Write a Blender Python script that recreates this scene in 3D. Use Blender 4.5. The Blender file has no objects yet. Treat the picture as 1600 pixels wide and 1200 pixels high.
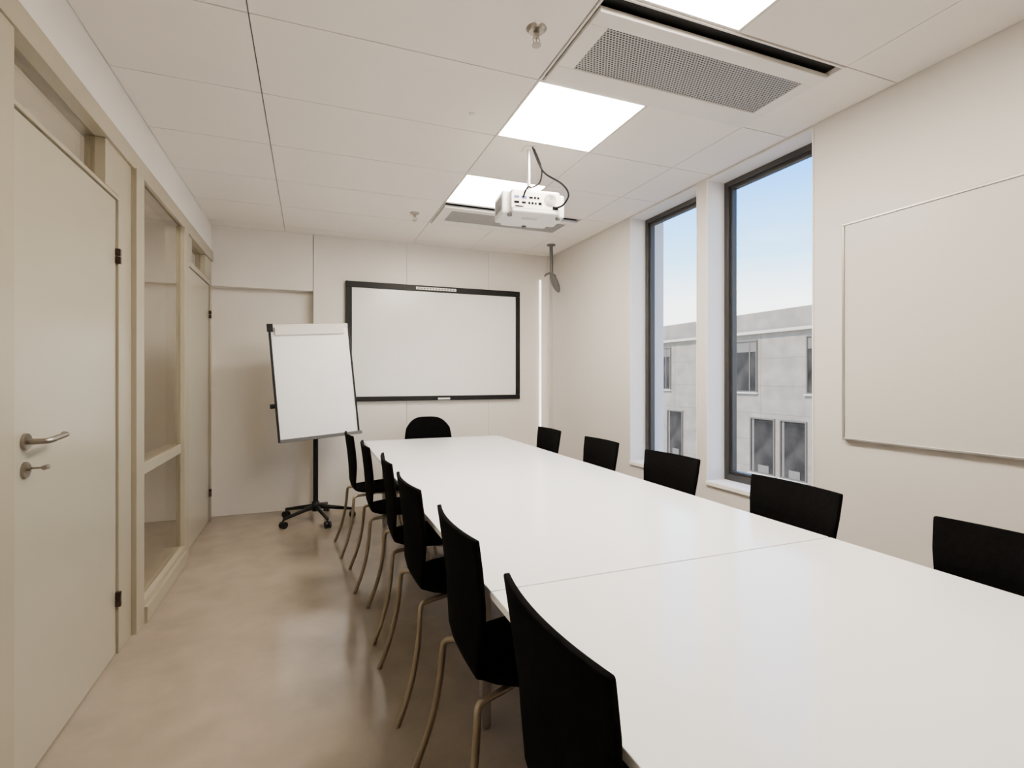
import bpy, bmesh, math
from mathutils import Vector, Matrix
S = bpy.context.scene
COL = S.collection
H=2.70; XL=-0.84; XR=2.60; YF=5.40; YB=-1.6

# ---------------------------------------------------------------- materials
def mat(name, color, rough=0.5, metal=0.0, var=0.03, scale=6.0, bump=0.0, bscale=200.0, spec=0.5, emit=None, estr=0.0):
    m=bpy.data.materials.new(name); m.use_nodes=True
    nt=m.node_tree; b=nt.nodes['Principled BSDF']
    b.inputs['Roughness'].default_value=rough
    b.inputs['Metallic'].default_value=metal
    b.inputs['Specular IOR Level'].default_value=spec
    tc=nt.nodes.new('ShaderNodeTexCoord')
    n=nt.nodes.new('ShaderNodeTexNoise'); n.inputs['Scale'].default_value=scale; n.inputs['Detail'].default_value=5
    nt.links.new(tc.outputs['Object'],n.inputs['Vector'])
    r=nt.nodes.new('ShaderNodeValToRGB')
    r.color_ramp.elements[0].position=0.3; r.color_ramp.elements[1].position=0.7
    r.color_ramp.elements[0].color=tuple(max(0,c*(1-var)) for c in color)+(1,)
    r.color_ramp.elements[1].color=tuple(min(1,c*(1+var)) for c in color)+(1,)
    nt.links.new(n.outputs['Fac'],r.inputs['Fac']); nt.links.new(r.outputs['Color'],b.inputs['Base Color'])
    if bump>0:
        n2=nt.nodes.new('ShaderNodeTexNoise'); n2.inputs['Scale'].default_value=bscale
        nt.links.new(tc.outputs['Object'],n2.inputs['Vector'])
        bp=nt.nodes.new('ShaderNodeBump'); bp.inputs['Strength'].default_value=bump; bp.inputs['Distance'].default_value=0.002
        nt.links.new(n2.outputs['Fac'],bp.inputs['Height']); nt.links.new(bp.outputs['Normal'],b.inputs['Normal'])
    if emit:
        b.inputs['Emission Color'].default_value=emit+(1,); b.inputs['Emission Strength'].default_value=estr
    return m

def glassmat(name,tint,gloss=0.08,rough=0.02,k=0.6):
    m=bpy.data.materials.new(name); m.use_nodes=True; nt=m.node_tree
    for n in list(nt.nodes): nt.nodes.remove(n)
    o=nt.nodes.new('ShaderNodeOutputMaterial'); t=nt.nodes.new('ShaderNodeBsdfTransparent'); g=nt.nodes.new('ShaderNodeBsdfGlossy')
    mx=nt.nodes.new('ShaderNodeMixShader'); lw=nt.nodes.new('ShaderNodeLayerWeight'); ma=nt.nodes.new('ShaderNodeMath')
    lw.inputs['Blend'].default_value=0.25
    ma.operation='MULTIPLY_ADD'; ma.inputs[1].default_value=k; ma.inputs[2].default_value=gloss
    t.inputs['Color'].default_value=tint+(1,); g.inputs['Roughness'].default_value=rough
    nt.links.new(lw.outputs['Fresnel'],ma.inputs[0]); nt.links.new(ma.outputs[0],mx.inputs['Fac'])
    nt.links.new(t.outputs[0],mx.inputs[1]); nt.links.new(g.outputs[0],mx.inputs[2]); nt.links.new(mx.outputs[0],o.inputs['Surface'])
    return m

def perfmat(name,base,hole,pitch=0.015,rad=0.37):
    m=bpy.data.materials.new(name); m.use_nodes=True; nt=m.node_tree; b=nt.nodes['Principled BSDF']; b.inputs['Roughness'].default_value=0.5
    tc=nt.nodes.new('ShaderNodeTexCoord'); sx=nt.nodes.new('ShaderNodeSeparateXYZ'); nt.links.new(tc.outputs['Object'],sx.inputs[0])
    def M(op,a,bv=None,c=None):
        n=nt.nodes.new('ShaderNodeMath'); n.operation=op
        for i,v in enumerate((a,bv,c)):
            if v is None: continue
            if isinstance(v,(int,float)): n.inputs[i].default_value=v
            else: nt.links.new(v,n.inputs[i])
        return n.outputs[0]
    ys=M('DIVIDE',sx.outputs['Y'],pitch*0.87)
    row=M('FLOOR',ys)
    odd=M('MULTIPLY',M('FLOORED_MODULO',row,2.0),0.5)
    xs=M('ADD',M('DIVIDE',sx.outputs['X'],pitch),odd)
    fx=M('SUBTRACT',M('FRACT',xs),0.5); fy=M('SUBTRACT',M('FRACT',ys),0.5)
    d=M('SQRT',M('ADD',M('MULTIPLY',fx,fx),M('MULTIPLY',fy,fy)))
    f=M('LESS_THAN',d,rad)
    mx=nt.nodes.new('ShaderNodeMix'); mx.data_type='RGBA'
    mx.inputs['A'].default_value=base+(1,); mx.inputs['B'].default_value=hole+(1,)
    nt.links.new(f,mx.inputs['Factor']); nt.links.new(mx.outputs['Result'],b.inputs['Base Color'])
    return m

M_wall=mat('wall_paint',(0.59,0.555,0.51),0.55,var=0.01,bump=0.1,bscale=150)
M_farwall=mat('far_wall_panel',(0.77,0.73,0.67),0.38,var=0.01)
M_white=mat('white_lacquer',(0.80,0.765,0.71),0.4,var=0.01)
M_ceil=mat('ceiling_tile',(0.88,0.83,0.765),0.7,var=0.012,scale=3,bump=0.15,bscale=300)
M_gap=mat('ceiling_gap',(0.06,0.055,0.05),0.8)
M_floor=mat('linoleum_floor',(0.265,0.218,0.165),0.14,var=0.10,scale=6,bump=0.03,bscale=40)
M_cream=mat('cream_lacquer_frame',(0.33,0.29,0.21),0.26,var=0.015)
M_door=mat('cream_lacquer_door',(0.36,0.325,0.245),0.2,var=0.01)
M_table=mat('white_laminate',(0.95,0.95,0.94),0.15,var=0.003)
M_fabric=mat('black_fabric',(0.003,0.0027,0.0027),0.95,var=0.3,scale=60,bump=0.4,bscale=600,spec=0.04)
M_cable=mat('black_rubber',(0.004,0.004,0.004),0.9,spec=0.05)
M_leg=mat('bronze_steel',(0.25,0.205,0.145),0.3,0.7,var=0.05)
M_steel=mat('brushed_steel',(0.34,0.31,0.27),0.3,1.0)
M_alu=mat('aluminium',(0.44,0.42,0.39),0.35,0.9)
M_black=mat('black_plastic',(0.005,0.005,0.005),0.45,spec=0.25)
M_dkgrey=mat('dark_grey_frame',(0.035,0.033,0.030),0.4,spec=0.3)
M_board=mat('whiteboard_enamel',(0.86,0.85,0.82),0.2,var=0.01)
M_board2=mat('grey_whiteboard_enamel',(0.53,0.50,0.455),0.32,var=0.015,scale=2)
M_paper=mat('flip_surface',(0.98,0.98,0.98),0.3,var=0.003)
M_hinge=mat('dark_hinge_metal',(0.04,0.025,0.018),0.4,0.6)
M_plastic=mat('projector_plastic',(0.85,0.84,0.82),0.4)
M_grey=mat('grey_plastic',(0.09,0.09,0.085),0.5)
M_blue=mat('port_blue',(0.03,0.06,0.3),0.4)
M_glass=glassmat('clear_window_glass',(0.98,0.985,0.985),0.0,k=0.03)
M_pglass=glassmat('partition_glass',(0.93,0.90,0.83),0.32,k=0.45,rough=0.006)
M_perf=perfmat('perforated_metal',(0.36,0.355,0.35),(0.005,0.005,0.005))
M_light=mat('light_diffuser',(0.9,0.88,0.82),0.5,emit=(1.0,0.895,0.76),estr=60.0)
M_corrfill=mat('corridor_fill_emitter',(0.9,0.88,0.82),0.5,emit=(1.0,0.94,0.85),estr=60.0)  # emitter put in to brighten the corridor behind the partition glass
M_strip=mat('white_emissive_strip',(0.95,0.95,0.95),0.3,var=0.0,emit=(1,.97,.92),estr=4.0)  # emission makes the thin end-wall strip stand out bright white
M_conc=mat('concrete_facade',(0.16,0.145,0.12),0.8,var=0.18,scale=1.5,bump=0.3,bscale=10)
M_conc2=mat('light_concrete',(0.32,0.30,0.26),0.8,var=0.06)
M_joint=mat('facade_joint',(0.125,0.112,0.092),0.8)
M_fglass=mat('facade_window_glass',(0.022,0.021,0.019),0.5,var=0.6,scale=1.2,spec=0.1)
M_fframe=mat('facade_window_frame',(0.06,0.054,0.045),0.5)
M_curtain=mat('window_curtain',(0.09,0.085,0.075),0.9,var=0.1)
M_ground=mat('asphalt',(0.22,0.21,0.195),0.9,var=0.1)
M_corr=mat('corridor_paint',(0.58,0.52,0.43),0.6,var=0.02)
M_corr2=mat('corridor_bench_wood',(0.78,0.69,0.57),0.5,var=0.05)

# ---------------------------------------------------------------- helpers
def link(o):
    COL.objects.link(o); return o
def mesh_obj(name,bm,m,smooth=False,parent=None):
    me=bpy.data.meshes.new(name); bm.to_mesh(me); bm.free()
    if smooth:
        for p in me.polygons: p.use_smooth=True
    mats=m if isinstance(m,(list,tuple)) else [m]
    for x in mats: me.materials.append(x)
    o=bpy.data.objects.new(name,me); link(o)
    if parent: o.parent=parent
    return o
def addbox(bm,b,mi=0):
    x0,x1,y0,y1,z0,z1=b
    vs=[bm.verts.new(p) for p in [(x0,y0,z0),(x1,y0,z0),(x1,y1,z0),(x0,y1,z0),(x0,y0,z1),(x1,y0,z1),(x1,y1,z1),(x0,y1,z1)]]
    for f in [(0,3,2,1),(4,5,6,7),(0,1,5,4),(1,2,6,5),(2,3,7,6),(3,0,4,7)]:
        fc=bm.faces.new([vs[i] for i in f]); fc.material_index=mi
def boxes(name,bl,m,bevel=0.0,parent=None,center=True):
    bm=bmesh.new()
    for b in bl:
        addbox(bm,b[:6],b[6] if len(b)>6 else 0)
    if center:
        lo=Vector([min(v.co[i] for v in bm.verts) for i in range(3)]); hi=Vector([max(v.co[i] for v in bm.verts) for i in range(3)])
        c=(lo+hi)/2; bmesh.ops.translate(bm,verts=bm.verts,vec=-c)
    else: c=Vector((0,0,0))
    o=mesh_obj(name,bm,m,parent=parent); o.location=c
    if bevel>0:
        md=o.modifiers.new('bevel','BEVEL'); md.width=bevel; md.segments=2; md.limit_method='ANGLE'
    return o
def box(name,x0,x1,y0,y1,z0,z1,m,bevel=0.0,parent=None): return boxes(name,[(x0,x1,y0,y1,z0,z1)],m,bevel,parent)
def smoothpts(pts,n=6):
    P=[Vector(p) for p in pts]; out=[]
    for i in range(len(P)-1):
        p0=P[max(i-1,0)];p1=P[i];p2=P[i+1];p3=P[min(i+2,len(P)-1)]
        for k in range(n):
            t=k/n
            out.append(0.5*((2*p1)+(-p0+p2)*t+(2*p0-5*p1+4*p2-p3)*t*t+(-p0+3*p1-3*p2+p3)*t**3))
    out.append(P[-1]); return out
def addtube(bm,pts,r,seg=10,r2=None):
    P=[Vector(p) for p in pts]; N=len(P); rings=[]
    t=(P[1]-P[0]).normalized(); up=Vector((0,0,1)) if abs(t.z)<0.9 else Vector((1,0,0))
    a=t.cross(up).normalized()
    for i,p in enumerate(P):
        tn=(P[min(i+1,N-1)]-P[max(i-1,0)]).normalized()
        a=(a-tn*a.dot(tn)).normalized(); b=tn.cross(a)
        rr=r if r2 is None else r+(r2-r)*i/(N-1)
        rings.append([bm.verts.new(p+a*rr*math.cos(2*math.pi*k/seg)+b*rr*math.sin(2*math.pi*k/seg)) for k in range(seg)])
    for i in range(N-1):
        for k in range(seg):
            bm.faces.new([rings[i][k],rings[i][(k+1)%seg],rings[i+1][(k+1)%seg],rings[i+1][k]])
    bm.faces.new(rings[0][::-1]); bm.faces.new(rings[-1])
def tube(name,pts,r,m,seg=10,parent=None,sm=True,r2=None):
    bm=bmesh.new(); addtube(bm,smoothpts(pts) if sm and len(pts)>2 else pts,r,seg,r2)
    bmesh.ops.recalc_face_normals(bm,faces=bm.faces)
    o=mesh_obj(name,bm,m,smooth=True,parent=parent)
    md=o.modifiers.new('es','EDGE_SPLIT'); md.split_angle=math.radians(50)
    return o
def empty(name,loc=(0,0,0)):
    e=bpy.data.objects.new(name,None); e.empty_display_size=0.1; e.location=loc; link(e); return e
def tag(o,label,cat=None,kind=None,group=None):
    o['label']=label
    if cat: o['category']=cat
    if kind: o['kind']=kind
    if group: o['group']=group
    return o
def adopt(root,parts,base):
    root.location=base
    for p in parts:
        p.parent=root; p.location=p.location-Vector(base)
def struct(o,label,cat): return tag(o,label,cat,'structure')

# ---------------------------------------------------------------- shell
struct(box('floor',-2.5,2.6,YB,5.6,-0.1,0,M_floor),'beige speckled linoleum floor with soft sheen','floor')
LIGHTS=[(1.0,1.62,y,y+0.60) for y in (1.01,2.21,3.41)]
ACS=[(1.0,2.25,1.61,2.21),(1.0,2.25,4.01,4.61)]
xb=[XL,-0.22,1.0,1.62,2.25,XR]
yb=[YB,-1.39]+[-1.39+0.6*k for k in range(1,12)]+[YF]
bl=[(-2.5,2.95,YB-0.1,5.6,2.735,2.80,1),(-2.5,-0.94,YB,5.6,2.70,2.735)]
def inside(cx,cy,R): return any(a<cx<b and c<cy<d for a,b,c,d in R)
for i in range(len(xb)-1):
    for j in range(len(yb)-1):
        cx=(xb[i]+xb[i+1])/2; cy=(yb[j]+yb[j+1])/2
        if inside(cx,cy,LIGHTS) or inside(cx,cy,ACS): continue
        g=0.0028
        bl.append((xb[i]+g,xb[i+1]-g,yb[j]+g,yb[j+1]-g,H,H+0.02,0))
struct(boxes('ceiling',bl,[M_ceil,M_gap]),'suspended ceiling of warm white rectangular tiles','ceiling')
hx=0.031
struct(boxes('wall_far',[(XL,hx-0.003,YF,5.5,2.145,2.735),(hx+0.003,0.94,YF,5.5,0,2.735),(0.943,1.84,YF,5.5,0,2.735),(1.843,XR,YF,5.5,0,2.735),
  (XL-0.1,2.95,5.505,5.6,0,2.735)],M_farwall),'off-white panelled end wall with shallow door-height recess','wall')
WY=[(2.046,2.871),(2.966,3.80)]
zs=0.548; zt=2.69; XO=2.865
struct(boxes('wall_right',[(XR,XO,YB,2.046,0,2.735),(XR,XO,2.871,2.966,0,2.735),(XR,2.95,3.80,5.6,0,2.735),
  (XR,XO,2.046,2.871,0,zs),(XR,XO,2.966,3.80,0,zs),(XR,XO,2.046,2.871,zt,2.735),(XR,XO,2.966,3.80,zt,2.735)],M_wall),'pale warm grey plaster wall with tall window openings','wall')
struct(boxes('wall_left',[(-0.94,XL,YB,1.90,0,2.735),(-0.94,XL,1.90,YF,2.45,2.735)],M_white),'white painted partition wall above cream frames','wall')
struct(box('wall_back',-2.5,2.95,YB-0.1,YB,0,2.735,M_wall),'plain pale painted wall','wall')
struct(box('wall_corridor',-2.6,-2.5,YB,5.6,0,2.735,M_corr),'beige painted corridor wall','wall')
struct(box('wall_corridor_end',-2.5,-0.94,5.5,5.6,0,2.735,M_corr),'beige painted corridor end wall','wall')
fx0=-0.93
struct(boxes('trim_1',[
 (fx0,-0.825,1.90,YF,2.36,2.45),
 (fx0,-0.832,1.90,2.002,0,2.36),
 (fx0,-0.84,2.002,2.945,2.137,2.155),
 (fx0,-0.838,2.77,2.945,2.155,2.36),
 (fx0,-0.838,2.938,3.12,0,2.36),(fx0,-0.815,3.12,3.25,0,2.36),
 (fx0,-0.815,4.20,4.33,0,2.36),(fx0,-0.838,4.33,4.457,0,2.36),
 (fx0,-0.80,3.25,4.20,0,0.085),(fx0,-0.815,3.25,4.20,0.085,0.12),
 (fx0,-0.835,3.25,4.20,0.775,0.835),
 (fx0,-0.838,5.338,YF,0,2.36),
 (fx0,-0.84,4.46,5.335,2.137,2.18),(fx0,-0.838,4.46,4.56,2.18,2.36),(fx0,-0.838,5.1,5.335,2.18,2.36)],M_cream,bevel=0.002),
 'cream lacquered timber frame of a glazed partition','partition frame')
struct(box('window_3',-0.850,-0.842,3.25,4.20,0.12,2.36,M_pglass),'tall glazed partition pane with cream mid rail','window')
struct(box('window_4',-0.885,-0.877,2.015,2.77,2.155,2.36,M_pglass),'transom glass pane above a cream door','window')
struct(box('window_5',-0.885,-0.877,4.56,5.1,2.18,2.36,M_pglass),'small transom glass pane above a cream door','window')

def door(name,y0,y1,handle=True):
    parts=[box('door_leaf',-0.895,-0.848,y0+0.005,y1-0.005,0.006,2.132,M_door,bevel=0.002)]
    for z in (0.26,1.87):
        h=boxes('hinge',[(-0.848,-0.826,y1-0.016,y1+0.004,z-0.035,z-0.002),(-0.848,-0.826,y1-0.016,y1+0.004,z+0.002,z+0.035)],M_hinge,bevel=0.003); parts.append(h)
    if handle:
        yh=y0+0.10
        bm=bmesh.new(); addtube(bm,[(-0.848,yh,1.095),(-0.838,yh,1.095)],0.027,24); addtube(bm,smoothpts([(-0.84,yh,1.095),(-0.80,yh,1.095),(-0.787,yh+0.015,1.096),(-0.785,yh+0.06,1.1),(-0.787,yh+0.13,1.103),(-0.80,yh+0.145,1.103)]),0.0095,12)
        bmesh.ops.recalc_face_normals(bm,faces=bm.faces)
        o=mesh_obj('door_handle',bm,M_steel,True); o.modifiers.new('e','EDGE_SPLIT'); parts.append(o); o['label']='brushed steel lever handle'
        bm=bmesh.new(); addtube(bm,[(-0.848,yh,1.005),(-0.84,yh,1.005)],0.026,24); addtube(bm,[(-0.84,yh,1.01),(-0.83,yh,1.01)],0.009,12)
        bmesh.ops.recalc_face_normals(bm,faces=bm.faces)
        o=mesh_obj('lock_rosette',bm,M_steel,True); o.modifiers.new('e','EDGE_SPLIT'); parts.append(o)
        bm=bmesh.new(); addbox(bm,(-0.832,-0.80,yh-0.002,yh+0.002,1.007,1.013))
        addtube(bm,[(-0.80+0.004,yh-0.004+0.0,1.01),(-0.796,yh+0.02,1.01)],0.008,12)
        o=mesh_obj('key',bm,M_steel); parts.append(o)
    r=empty(name); adopt(r,parts,(-0.87,(y0+y1)/2,0)); return r
struct(door('door_1',1.998,2.935),'cream lacquered door with steel lever handle and key','door')
struct(door('door_2',4.46,5.335,False),'cream lacquered door with dark hinges','door')
b=boxes('cabinet',[(-2.48,-2.1,3.2,5.2,0.0,1.02,0),(-2.49,-2.08,3.18,5.22,1.02,1.05,0),(-2.1,-2.09,3.22,4.19,0.05,0.99,0),(-2.1,-2.09,4.21,5.18,0.05,0.99,0)],M_corr2,bevel=0.003)
tag(b,'low light wooden cabinet in the corridor','cabinet')
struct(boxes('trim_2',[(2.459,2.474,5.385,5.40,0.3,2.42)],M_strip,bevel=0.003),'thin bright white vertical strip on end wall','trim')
struct(boxes('trim_3',[(2.56,XR,5.36,5.40,0,2.70)],M_wall),'narrow corner cover strip','trim')
for i,(y0,y1) in enumerate(WY):
    xp=2.748; z0=0.578
    fr=boxes('window_frame',[(xp,xp+0.07,y0,y0+0.045,z0,zt),(xp,xp+0.07,y1-0.045,y1,z0,zt),(xp,xp+0.07,y0+0.045,y1-0.045,z0,z0+0.045),(xp,xp+0.07,y0+0.045,y1-0.045,zt-0.045,zt)],M_dkgrey,bevel=0.003)
    a=y0+0.045;b2=y1-0.045;c=z0+0.045;d=zt-0.045;w=0.02
    sa=boxes('window_sash',[(xp+0.018,xp+0.06,a,a+w,c,d),(xp+0.018,xp+0.06,b2-w,b2,c,d),(xp+0.018,xp+0.06,a+w,b2-w,c,c+w),(xp+0.018,xp+0.06,a+w,b2-w,d-w,d)],M_dkgrey,bevel=0.003)
    gl=box('window_pane',xp+0.035,xp+0.041,a+w,b2-w,c+w,d-w,M_glass)
    si=box('window_sill',XR-0.015,xp,y0-0.0,y1+0.0,zs,z0,M_white,bevel=0.004)
    ln=boxes('window_reveal',[(XR-0.004,xp,y0,y0+0.008,z0,zt),(XR-0.004,xp,y1-0.008,y1,z0,zt),(XR-0.004,xp,y0+0.008,y1-0.008,zt-0.008,zt)],M_white)
    r=empty('window_%d'%(i+1)); adopt(r,[fr,sa,gl,si,ln],(2.7,(y0+y1)/2,z0))
    struct(r,'tall narrow window with dark grey metal frame and white sill','window')

# ---------------------------------------------------------------- ceiling fittings
for (a,b2,c,d) in LIGHTS:
    fr=boxes('light_trim',[(a+.003,b2-.003,c+.003,c+.013,H-0.001,H+.02),(a+.003,b2-.003,d-.013,d-.003,H-0.001,H+.02),(a+.003,a+.013,c+.013,d-.013,H-0.001,H+.02),(b2-.013,b2-.003,c+.013,d-.013,H-0.001,H+.02)],M_ceil)
    p=box('light_diffuser',a+.013,b2-.013,c+.013,d-.013,H+0.003,H+.018,M_light)
    r=empty('ceiling_light'); adopt(r,[fr,p],((a+b2)/2,(c+d)/2,H+.02))
    tag(r,'square flush ceiling light panel glowing warm white','ceiling light',group='ceiling light panels')
r=boxes('ceiling_light',[(-1.9,-1.5,2.6,3.8,H-0.02,H)],M_corrfill); tag(r,'rectangular glowing panel added out of view to brighten the corridor','ceiling light')  # added fill panel, unseen from the camera, lights the corridor
for (a,b2,c,d) in ACS:
    p=boxes('diffuser_panel',[(a+.02,b2-.02,c+.075,c+.15,H-.018,H+.005),(a+.02,b2-.02,d-.16,d-.02,H-.018,H+.005),(a+.02,a+.10,c+.15,d-.16,H-.018,H+.005),(b2-.09,b2-.02,c+.15,d-.16,H-.018,H+.005)],M_white,bevel=0.003)
    g=box('perforated_grille',a+.10,b2-.09,c+.15,d-.16,H-.012,H,M_perf)
    e=boxes('diffuser_rim',[(a+.003,b2-.003,c+.003,c+.012,H-.004,H+.03),(a+.003,b2-.003,d-.012,d-.003,H-.004,H+.03),(a+.003,a+.012,c+.012,d-.012,H-.004,H+.03),(b2-.012,b2-.003,c+.012,d-.012,H-.004,H+.03)],M_white)
    k=box('air_slot',a+.012,b2-.012,c+.012,d-.012,H+.02,H+.033,M_black)
    r=empty('ceiling_air_diffuser'); adopt(r,[p,g,e,k],((a+b2)/2,(c+d)/2,H+.033))
    tag(r,'white ceiling air diffuser with perforated grey grille','air vent',group='ceiling air diffusers')
def sprinkler(x,y):
    bm=bmesh.new(); addtube(bm,[(0,0,0),(0,0,-.004),(0,0,-.012)],.042,24,.03)
    addtube(bm,[(0,0,-.01),(0,0,-.035)],.012,12)
    bmesh.ops.recalc_face_normals(bm,faces=bm.faces)
    a=mesh_obj('escutcheon',bm,M_steel,True); a.modifiers.new('e','EDGE_SPLIT')
    bm=bmesh.new()
    for s in (-1,1): addtube(bm,smoothpts([(s*.006,0,-.03),(s*.014,0,-.042),(s*.011,0,-.056),(0,0,-.064)]),.0025,8)
    addtube(bm,[(0,0,-.03),(0,0,-.06)],.003,8)
    addtube(bm,[(0,0,-.064),(0,0,-.068)],.018,16)
    bmesh.ops.recalc_face_normals(bm,faces=bm.faces)
    b=mesh_obj('sprinkler_head',bm,M_steel,True); b.modifiers.new('e','EDGE_SPLIT')
    r=empty('fire_sprinkler'); adopt(r,[a,b],(0,0,0)); r.location=(x,y,H)
    tag(r,'small chrome pendent sprinkler on the ceiling','sprinkler',group='ceiling sprinklers')
sprinkler(.847,1.89); sprinkler(.83,4.38)
for (x,y) in ((.80,2.62),(-.22,1.9)):
    bm=bmesh.new(); addtube(bm,[(0,0,0),(0,0,-.006),(0,0,-.01)],.018,20,.012)
    bmesh.ops.recalc_face_normals(bm,faces=bm.faces)
    o=mesh_obj('ceiling_sensor',bm,M_white,True); o.modifiers.new('e','EDGE_SPLIT'); o.location=(x,y,H); tag(o,'tiny white round sensor on the ceiling','sensor',group='ceiling sensors')

# projector
parts=[]
px,py=1.25,2.90
parts.append(boxes('ceiling_plate',[(px-.04,px+.04,py-.04,py+.04,H-.008,H)],M_white,bevel=.004))
parts.append(tube('mount_pole',[(px,py,H-.008),(px,py,2.43)],.011,M_alu,16,sm=False))
parts.append(boxes('mount_bracket',[(px-.05,px+.05,py-.05,py+.05,2.41,2.43),(px-.012,px+.012,py-.10,py+.10,2.405,2.415),(px-.11,px+.11,py-.012,py+.012,2.398,2.41)],M_grey,bevel=.003))
parts[-1]['label']='grey metal mounting bracket'
bm=bmesh.new(); addbox(bm,(px-.195,px+.195,py-.145,py+.145,2.26,2.40))
bmesh.ops.bevel(bm,geom=[e for e in bm.edges if abs(e.verts[0].co.z-e.verts[1].co.z)>.05],offset=.045,segments=6,affect='EDGES')
o=mesh_obj('projector_body',bm,M_plastic); md=o.modifiers.new('b','BEVEL'); md.width=.014; md.segments=3; md.limit_method='ANGLE'; md.angle_limit=math.radians(50); parts.append(o)
yb0=py-.1455
parts.append(boxes('connector_panel',[(px-.15,px+.15,yb0-.001,yb0+.004,2.285,2.375,0)],M_white))
for k,(xo,zo,w,h,m) in enumerate([(-.135,2.35,.03,.012,1),(-.09,2.35,.03,.012,1),(-.045,2.35,.022,.010,0),(-.015,2.35,.012,.012,0),(.005,2.35,.012,.012,0),(-.135,2.318,.03,.012,0),(-.09,2.318,.025,.010,0),(-.05,2.318,.012,.012,0),(-.03,2.318,.012,.012,0),(-.01,2.318,.012,.012,0),(.012,2.318,.02,.014,0),(-.13,2.295,.05,.006,0),(.10,2.30,.035,.02,0)]):
    parts.append(boxes('connector_port',[(px+xo,px+xo+w,yb0-.004,yb0,zo-h/2,zo+h/2)],M_blue if m else M_cable))
bm=bmesh.new()
for k in range(5):
    a=.008+.007*k; n=24
    ring=[(px+.085+a*math.cos(t*2*math.pi/n),yb0-.003,2.345+a*math.sin(t*2*math.pi/n)) for t in range(n+1)]
    addtube(bm,ring,.0013,6)
parts.append(mesh_obj('speaker_grille',bm,M_grey,True))
bm=bmesh.new(); addtube(bm,[(px+.08,py+.13,2.33),(px+.08,py+.165,2.33)],.042,24); bmesh.ops.recalc_face_normals(bm,faces=bm.faces)
parts.append(mesh_obj('projector_lens',bm,M_black,True))
parts.append(boxes('vent_slots',[(px-.197,px-.194,py-.09+.018*k,py-.082+.018*k,2.29,2.37) for k in range(9)],M_grey))
for (x,y) in ((px-.15,py-.10),(px+.15,py-.10),(px,py+.11)):
    parts.append(tube('adjuster_foot',[(x,y,2.262),(x,y,2.248)],.014,M_grey,14,sm=False))
parts.append(boxes('label_sticker',[(px-.06,px+.04,py-.06,py-.02,2.2595,2.261)],M_board2))
c1=tube('cable',[(px+.01,py-.04,H-.004),(px+.04,py-.06,2.60),(px+.07,py-.10,2.52),(px+.15,py-.17,2.44),(px+.18,py-.20,2.37),(px+.15,py-.19,2.31),(px+.118,py-.15,2.30)],.0055,M_cable,8)
c2=tube('cable',[(px+.02,py-.03,H-.004),(px+.07,py-.03,2.58),(px+.05,py-.06,2.48),(px-.02,py-.12,2.42),(px-.06,py-.18,2.40),(px-.08,py-.185,2.37),(px-.08,py-.15,2.35)],.005,M_cable,8)
for c in (c1,c2): c['label']='black hanging cable'
parts+=[c1,c2]
r=empty('projector'); adopt(r,parts,(px,py,H)); r.rotation_euler=(0,0,math.radians(-6))
tag(r,'white ceiling-mounted projector on a short metal pole','projector')

parts=[tube('ceiling_cap',[(0,0,0),(0,0,-.012)],.045,M_grey,20,sm=False),
       tube('pole',[(0,0,-.01),(0.004,0,-.30)],.019,M_grey,14,sm=False)]
bm=bmesh.new()
bmesh.ops.create_uvsphere(bm,u_segments=20,v_segments=12,radius=1)
for v in bm.verts: v.co=Vector((v.co.x*.035,v.co.y*.05,v.co.z*.11))
bmesh.ops.rotate(bm,verts=bm.verts,matrix=Matrix.Rotation(math.radians(-25),3,'Y'))
bmesh.ops.translate(bm,verts=bm.verts,vec=(.045,0,-.40))
parts.append(mesh_obj('device_head',bm,M_grey,True))
parts.append(tube('device_arm',[(.05,0,-.33),(.0,0,-.305),(-.05,0,-.315),(-.075,0,-.34)],.014,M_grey,12,r2=.008))
r=empty('ceiling_microphone'); adopt(r,parts,(0,0,0)); r.location=(2.366,4.9,H)
tag(r,'dark grey device hanging from a ceiling pole','ceiling device')

# ---------------------------------------------------------------- boards
x0,x1,z0,z1=.33,2.20,1.06,2.265; yw=YF; t=.045; fw=.062
fr=boxes('board_frame',[(x0,x1,yw-t,yw-.005,z1-fw,z1),(x0,x1,yw-t,yw-.005,z0,z0+fw*.8),(x0,x0+fw,yw-t,yw-.005,z0+fw*.8,z1-fw),(x1-fw*.8,x1,yw-t,yw-.005,z0+fw*.8,z1-fw)],M_black,bevel=.006)
su=box('board_surface',x0+fw,x1-fw*.8,yw-.03,yw-.006,z0+fw*.8,z1-fw,M_board)
bl=[(1.03,1.46,yw-t-.002,yw-t,z1-.045,z1-.018,0)]
for k in range(13): bl.append((1.05+.031*k,1.05+.031*k+.016,yw-t-.003,yw-t-.002,z1-.038,z1-.026,1))
st=boxes('control_strip',bl,[M_white,M_grey]); st['label']='white strip of small control icons'
pt=box('pen_tray',1.26,1.39,yw-t-.014,yw-t,z0+.008,z0+.028,M_white,bevel=.003)
mt=box('wall_mount',x0+.3,x1-.3,yw-.006,yw,z0+.2,z1-.2,M_grey)
r=empty('interactive_whiteboard'); adopt(r,[fr,su,st,pt,mt],((x0+x1)/2,yw,z0)); tag(r,'large interactive whiteboard with thick black frame on end wall','whiteboard')
y1b,y0b=1.868,-.13; z0,z1=.977,2.098
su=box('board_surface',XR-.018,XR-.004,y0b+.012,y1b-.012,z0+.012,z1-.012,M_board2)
fr=boxes('board_frame',[(XR-.024,XR-.001,y0b,y1b,z1-.012,z1),(XR-.024,XR-.001,y0b,y1b,z0,z0+.012),(XR-.024,XR-.001,y0b,y0b+.012,z0+.012,z1-.012),(XR-.024,XR-.001,y1b-.012,y1b,z0+.012,z1-.012)],M_alu,bevel=.002)
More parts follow.
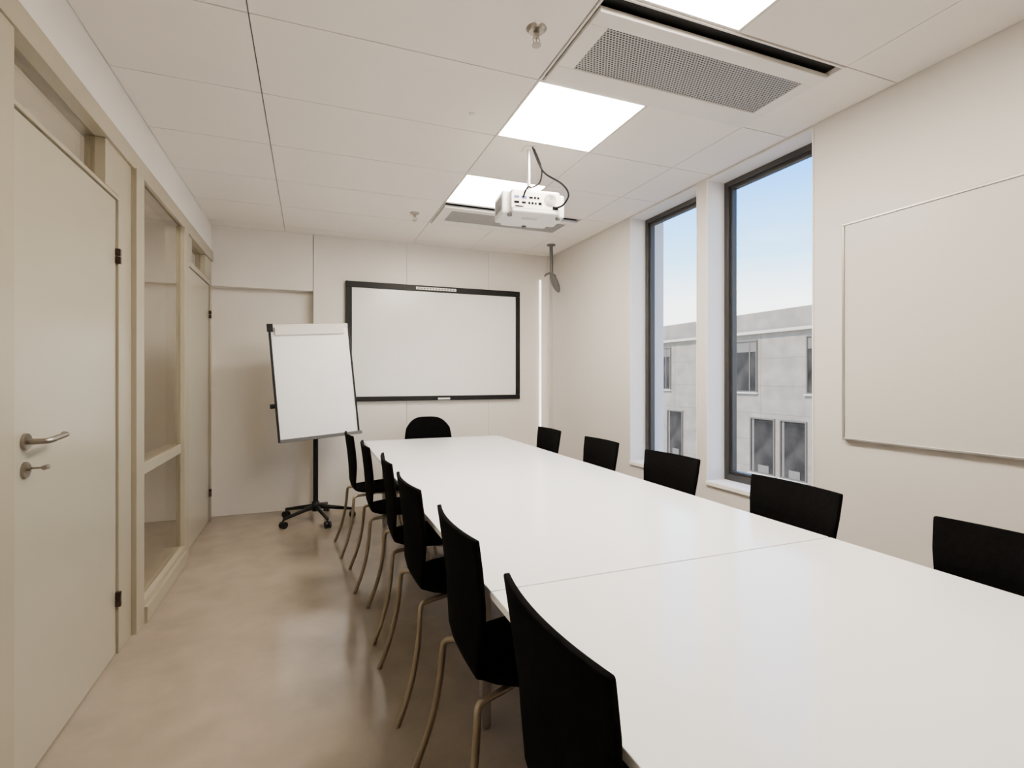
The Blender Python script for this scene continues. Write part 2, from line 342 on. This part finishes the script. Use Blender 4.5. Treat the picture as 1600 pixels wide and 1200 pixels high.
r=empty('whiteboard'); adopt(r,[su,fr],(XR,(y0b+y1b)/2,z0)); tag(r,'plain wall whiteboard with thin aluminium frame beside the windows','whiteboard')

# ---------------------------------------------------------------- tables
def table(y0,y1,ly,ins):
    X0,X1=.45,1.73; zt=.73
    top=boxes('table_top',[(X0,X1,y0+.0025,y1-.0025,zt-.022,zt)],M_table,bevel=.002)
    rails=boxes('table_frame',[(X0+ins,X0+ins+.03,ly[0],ly[1],zt-.06,zt-.022),(X1-ins-.03,X1-ins,ly[0],ly[1],zt-.06,zt-.022),(X0+ins+.03,X1-ins-.03,ly[0],ly[0]+.03,zt-.06,zt-.022),(X0+ins+.03,X1-ins-.03,ly[1]-.03,ly[1],zt-.06,zt-.022)],M_alu)
    parts=[top,rails]
    for x in (X0+ins-.003,X1-ins-.033):
        for y in (ly[0]-.003,ly[1]-.033):
            parts.append(boxes('table_leg',[(x,x+.036,y,y+.036,.012,zt-.022),(x+.006,x+.03,y+.006,y+.03,0,.012)],M_alu,bevel=.003))
    r=empty('conference_table'); adopt(r,parts,((X0+X1)/2,(y0+y1)/2,0))
    return tag(r,'white laminate conference table with metal legs','table',group='conference tables pushed together')
table(1.30,4.80,(1.80,4.60),.14); table(-.45,1.30,(-.33,1.25),.13)

# ---------------------------------------------------------------- chairs
def interp(tab,t):
    for i in range(len(tab)-1):
        if t<=tab[i+1][0]:
            a,b=tab[i],tab[i+1]; k=(t-a[0])/(b[0]-a[0])
            return [a[j]+(b[j]-a[j])*k for j in range(1,len(a))]
    return list(tab[-1][1:])
def shell(name,tab,nu,nv,curve,corner,thick,parent):
    bm=bmesh.new(); rows=[]
    for i in range(nu+1):
        t=i/nu; x,z,w=interp(tab,t); row=[]
        for j in range(nv+1):
            s=-1+2*j/nv; f=corner(t,s)
            row.append(bm.verts.new((x+curve(t)*s*s,w*s*f[0],z+f[1])))
        rows.append(row)
    for i in range(nu):
        for j in range(nv):
            bm.faces.new([rows[i][j],rows[i][j+1],rows[i+1][j+1],rows[i+1][j]])
    bmesh.ops.recalc_face_normals(bm,faces=bm.faces)
    o=mesh_obj(name,bm,M_fabric,True,parent)
    md=o.modifiers.new('s','SOLIDIFY'); md.thickness=thick; md.offset=0
    md=o.modifiers.new('b','BEVEL'); md.width=thick*.25; md.segments=2; md.limit_method='ANGLE'; md.angle_limit=math.radians(50)
    return o
def build_chair():
    r=empty('conference_chair')
    tab=[(0,-.165,.452,.11),(.08,-.192,.468,.128),(.2,-.205,.51,.15),(.4,-.212,.60,.178),(.6,-.219,.69,.198),(.8,-.229,.78,.209),(.97,-.241,.865,.213),(.99,-.242,.872,.2125),(1,-.2425,.875,.211)]
    shell('backrest',tab,50,20,lambda t:.022*min(1,t*2),lambda t,s:(1,0),.015,r)
    tab=[(0,-.175,.452,.11),(.1,-.14,.449,.145),(.3,-.07,.447,.185),(.5,0,.448,.20),(.75,.10,.452,.205),(.9,.18,.450,.20),(1,.215,.436,.17)]
    shell('seat',tab,20,12,lambda t:0,lambda t,s:(1,.008*s*s),.022,r)
    for s in (-1,1):
        tube('leg',[(-.03,s*.10,.430),(-.10,s*.13,.426),(-.180,s*.17,.432),(-.207,s*.184,.424),(-.213,s*.19,.39),(-.221,s*.196,.30),(-.238,s*.202,.20),(-.266,s*.207,.10),(-.305,s*.21,0.0)],.0108,M_leg,12,r)
        tube('leg',[(-.03,s*.10,.430),(.05,s*.13,.426),(.14,s*.17,.430),(.168,s*.184,.42),(.174,s*.19,.39),(.180,s*.196,.30),(.192,s*.202,.20),(.216,s*.207,.10),(.25,s*.21,0.0)],.0108,M_leg,12,r)
    return r
def place_copies(proto,spots,label,group):
    kids=list(proto.children)
    for (x,y,rz) in spots:
        e=proto.copy(); COL.objects.link(e); e.location=(x,y,0); e.rotation_euler=(0,0,math.radians(rz))
        for k in kids:
            c=k.copy(); COL.objects.link(c); c.parent=e
        tag(e,label,'chair',group=group)
proto=build_chair()
L=[(.62,.84,0),(.625,1.49,0),(.60,2.16,2),(.60,2.78,-2),(.555,3.44,0),(.50,4.12,3)]
R=[(1.57,.79,180),(1.595,1.53,178),(1.65,2.33,184),(1.65,3.08,181),(1.64,3.89,180)]
lab='black upholstered chair with curved bronze steel legs at table'
tag(proto,lab,'chair',group='chairs around the conference table'); proto.location=(L[0][0],L[0][1],0)
place_copies(proto,L[1:]+R,lab,'chairs around the conference table')
r=empty('head_chair')
bm=bmesh.new(); rows=[]; N=24; Mj=24
for i in range(N+1):
    t=i/N; row=[]
    for j in range(Mj+1):
        s=-1+2*j/Mj
        top=.91-.11*abs(s)**3.5
        z=.50+(top-.50)*t
        w=.24*(.86+.14*math.sin(min(1,t*1.6)*math.pi/2))*(1-.10*t**3)
        row.append(bm.verts.new((w*s,.03+.05*t-.06*s*s,z)))
    rows.append(row)
for i in range(N):
    for j in range(Mj): bm.faces.new([rows[i][j],rows[i][j+1],rows[i+1][j+1],rows[i+1][j]])
bmesh.ops.recalc_face_normals(bm,faces=bm.faces)
o=mesh_obj('backrest',bm,M_fabric,True,r); md=o.modifiers.new('s','SOLIDIFY'); md.thickness=.03; md.offset=0; md=o.modifiers.new('b','BEVEL'); md.width=.01; md.segments=3; md.limit_method='ANGLE'; md.angle_limit=math.radians(50)
bm=bmesh.new(); n=32
def sup(a,b,t): 
    c,s=math.cos(t),math.sin(t); return (a*math.copysign(abs(c)**.6,c),-.2+b*math.copysign(abs(s)**.6,s))
lo=[bm.verts.new((*sup(.235,.23,2*math.pi*k/n),.42)) for k in range(n)]; hi=[bm.verts.new((*sup(.235,.23,2*math.pi*k/n),.475)) for k in range(n)]
for k in range(n): bm.faces.new([lo[k],lo[(k+1)%n],hi[(k+1)%n],hi[k]])
bm.faces.new(lo[::-1]); bm.faces.new(hi)
o=mesh_obj('seat',bm,M_fabric,False,r); md=o.modifiers.new('b','BEVEL'); md.width=.015; md.segments=3; md.limit_method='ANGLE'
for sx in (-1,1):
    tube('leg',[(sx*.18,-.03,.42),(sx*.2,.0,.2),(sx*.22,.06,0)],.012,M_leg,12,r)
    tube('leg',[(sx*.18,-.36,.42),(sx*.2,-.38,.2),(sx*.22,-.41,0)],.012,M_leg,12,r)
tube('backrest_support',[(0,-.1,.415),(0,.04,.43),(0,.075,.52),(0,.095,.62)],.014,M_leg,12,r)
r.location=(1.10,5.06,0); tag(r,'black chair with rounded backrest at the head of the table','chair')

# ---------------------------------------------------------------- flipchart
fc=empty('flipchart_stand')
bm=bmesh.new()
angs=[-55,17,89,161,233]; Rr=.32
for a in angs:
    d=Vector((math.sin(math.radians(a)),-math.cos(math.radians(a)),0))
    addtube(bm,[d*.03+Vector((0,0,.125)),d*.15+Vector((0,0,.108)),d*Rr+Vector((0,0,.078))],.022,10,.013)
addtube(bm,[(0,0,.085),(0,0,.17)],.032,20)
bmesh.ops.recalc_face_normals(bm,faces=bm.faces)
mesh_obj('star_base',bm,M_black,True,fc)
for a in angs:
    d=Vector((math.sin(math.radians(a)),-math.cos(math.radians(a)),0)); n=Vector((-d.y,d.x,0)); c=d*Rr
    bm=bmesh.new()
    for s in (-1,1): addtube(bm,[c+n*s*.006+Vector((0,0,.03)),c+n*s*.024+Vector((0,0,.03))],.03,20)
    addtube(bm,[c+Vector((0,0,.03)),c+Vector((0,0,.08))],.008,10)
    bmesh.ops.recalc_face_normals(bm,faces=bm.faces)
    o=mesh_obj('castor',bm,M_black,True,fc); o.modifiers.new('e','EDGE_SPLIT')
tube('pole',[(0,0,.15),(0,0,.85)],.022,M_black,16,fc,sm=False)
tube('pole',[(0,0,.85),(0,0,1.35)],.016,M_grey,16,fc,sm=False)
bw,bh=.33,.50
bd=boxes('board',[(-bw,bw,-.012,.008,-bh,bh)],M_paper,bevel=.003,parent=fc)
bd.location=(-.005,-.06,1.275); bd.rotation_euler=(math.radians(-7),math.radians(-4.0),math.radians(9))
for q in [(-bw-.018,-bw,-.022,.016,-bh-.02,bh+.02),(bw,bw+.014,-.022,.016,-bh-.02,bh-.03)]:
    o=boxes('board_edge',[q],M_black,bevel=.003,parent=bd); o['label']='black plastic side edge'
o=boxes('paper_clamp',[(-bw+.03,bw-.04,-.034,-.012,bh-.085,bh-.01),(-bw,bw,-.022,-.012,bh-.02,bh+.015)],M_white,bevel=.006,parent=bd); o['label']='white paper clamp bar'
o=boxes('pen_tray',[(-bw-.01,bw+.02,-.075,-.012,-bh-.025,-bh-.012),(-bw-.01,bw+.02,-.08,-.072,-bh-.025,-bh+.005)],M_grey,bevel=.002,parent=bd)
o=boxes('clamp_pin',[(-bw-.03,-bw+.02,-.03,-.01,bh-.05,bh+.02)],M_black,bevel=.004,parent=bd)
o=tube('adjustment_knob',[(-bw-.055,0.02,-.20),(-bw-.01,0.02,-.20)],.02,M_black,14,bd,sm=False)
o=boxes('rear_bracket',[(-.06,.06,.008,.045,-.12,.12),(-bw-.01,.06,.012,.03,-.215,-.185)],M_black,parent=bd)
fc.location=(.05,5.03,0); tag(fc,'white flipchart on black pole with five-castor star base','flipchart')

# ---------------------------------------------------------------- outside
struct(box('ground',3.0,80,-40,90,-9.1,-9,M_ground),'grey asphalt ground outside','ground')
FX=20
bl=[(FX,FX+12,2,50,-9,3.42,0),(FX-.25,FX+.2,2,50,3.38,3.52,1),(FX+.1,FX+12,2,50,3.52,4.44,0)]
for k in range(9): bl.append((FX-.008,FX,2,50,-8.2+1.3*k,-8.2+1.3*k+.02,2))
for k in range(16): bl.append((FX-.008,FX,3+3.1*k,3.02+3.1*k,-9,3.38,2))
body=boxes('facade',bl,[M_conc,M_conc2,M_joint])
wins=[]
def fwin(y0,y1,z0,z1,mull,low=False):
    bl=[(FX-.02,FX-.015,y0,y1,z0,z1,0)]
    w=.06; f=FX-.08
    for q in [(y0-w,y0,z0-w,z1+w),(y1,y1+w,z0-w,z1+w),(y0,y1,z0-w,z0),(y0,y1,z1,z1+w)]: bl.append((f,FX,q[0],q[1],q[2],q[3],1))
    for m_ in mull: bl.append((f+.03,FX,y0+(y1-y0)*m_-.03,y0+(y1-y0)*m_+.03,z0,z1,1))
    bl.append((FX-.14,FX,y0-.12,y1+.12,z0-w-.07,z0-w,2))
    if low:
        bl.append((FX-.028,FX-.021,y1-.16,y1-.04,z0,z1,3))
        bl.append((FX-.028,FX-.021,y0+.3,y1-.4,z0,z0+.35,3))
    else:
        bl.append((FX-.03,FX-.021,y0,y1,z1-.5,z1,3))
    wins.append(boxes('facade_window',bl,[M_fglass,M_fframe,M_conc2,M_curtain]))
for (a,b2) in ((18.75,20.35),(25.1,26.6),(14.5,16.0),(10.4,11.9),(31,32.4)): fwin(a,b2,.65,3.05,(.25,))
for (a,b2) in ((17.75,19.05),(16.1,17.35),(24.05,25.3),(25.9,27.0),(13.0,14.1),(11.4,12.5),(32,33.1)): fwin(a,b2,-3.2,-.68,(),True)
r=empty('office_building'); adopt(r,[body]+wins,(FX+6,26,-9)); tag(r,'grey concrete office building with rectangular windows and flat roof','building')

# ---------------------------------------------------------------- world and sun
sl=bpy.data.lights.new('sun','SUN'); sl.energy=15.0; sl.angle=math.radians(4); sl.color=(1,.87,.70)
so=bpy.data.objects.new('sun',sl); link(so)
so.rotation_euler=Vector((1,.45,-.95)).to_track_quat('-Z','Y').to_euler(); so.location=(-20,-10,30)
w=bpy.data.worlds.new('World'); S.world=w; w.use_nodes=True; nt=w.node_tree
bg=nt.nodes['Background']; tc=nt.nodes.new('ShaderNodeTexCoord'); sx=nt.nodes.new('ShaderNodeSeparateXYZ'); rp=nt.nodes.new('ShaderNodeValToRGB')
nt.links.new(tc.outputs['Generated'],sx.inputs[0]); nt.links.new(sx.outputs['Z'],rp.inputs['Fac']); nt.links.new(rp.outputs['Color'],bg.inputs['Color'])
e=rp.color_ramp.elements; e[0].position=0.0; e[0].color=(1,1,1,1); e[1].position=.6; e[1].color=(.04,.22,.80,1)
q=rp.color_ramp.elements.new(.13); q.color=(.98,1,1,1)
q=rp.color_ramp.elements.new(.21); q.color=(.34,.68,1,1)
q=rp.color_ramp.elements.new(.34); q.color=(.065,.37,1,1)
bg.inputs['Strength'].default_value=5.0

# ---------------------------------------------------------------- camera
cam=bpy.data.cameras.new('Camera'); co=bpy.data.objects.new('Camera',cam); link(co)
cam.sensor_width=36; cam.lens=36*805/1600; cam.shift_y=-10/1600; cam.clip_start=.02
co.location=(0,0,1.30); co.rotation_euler=(math.radians(90),0,math.radians(-21.43)); S.camera=co
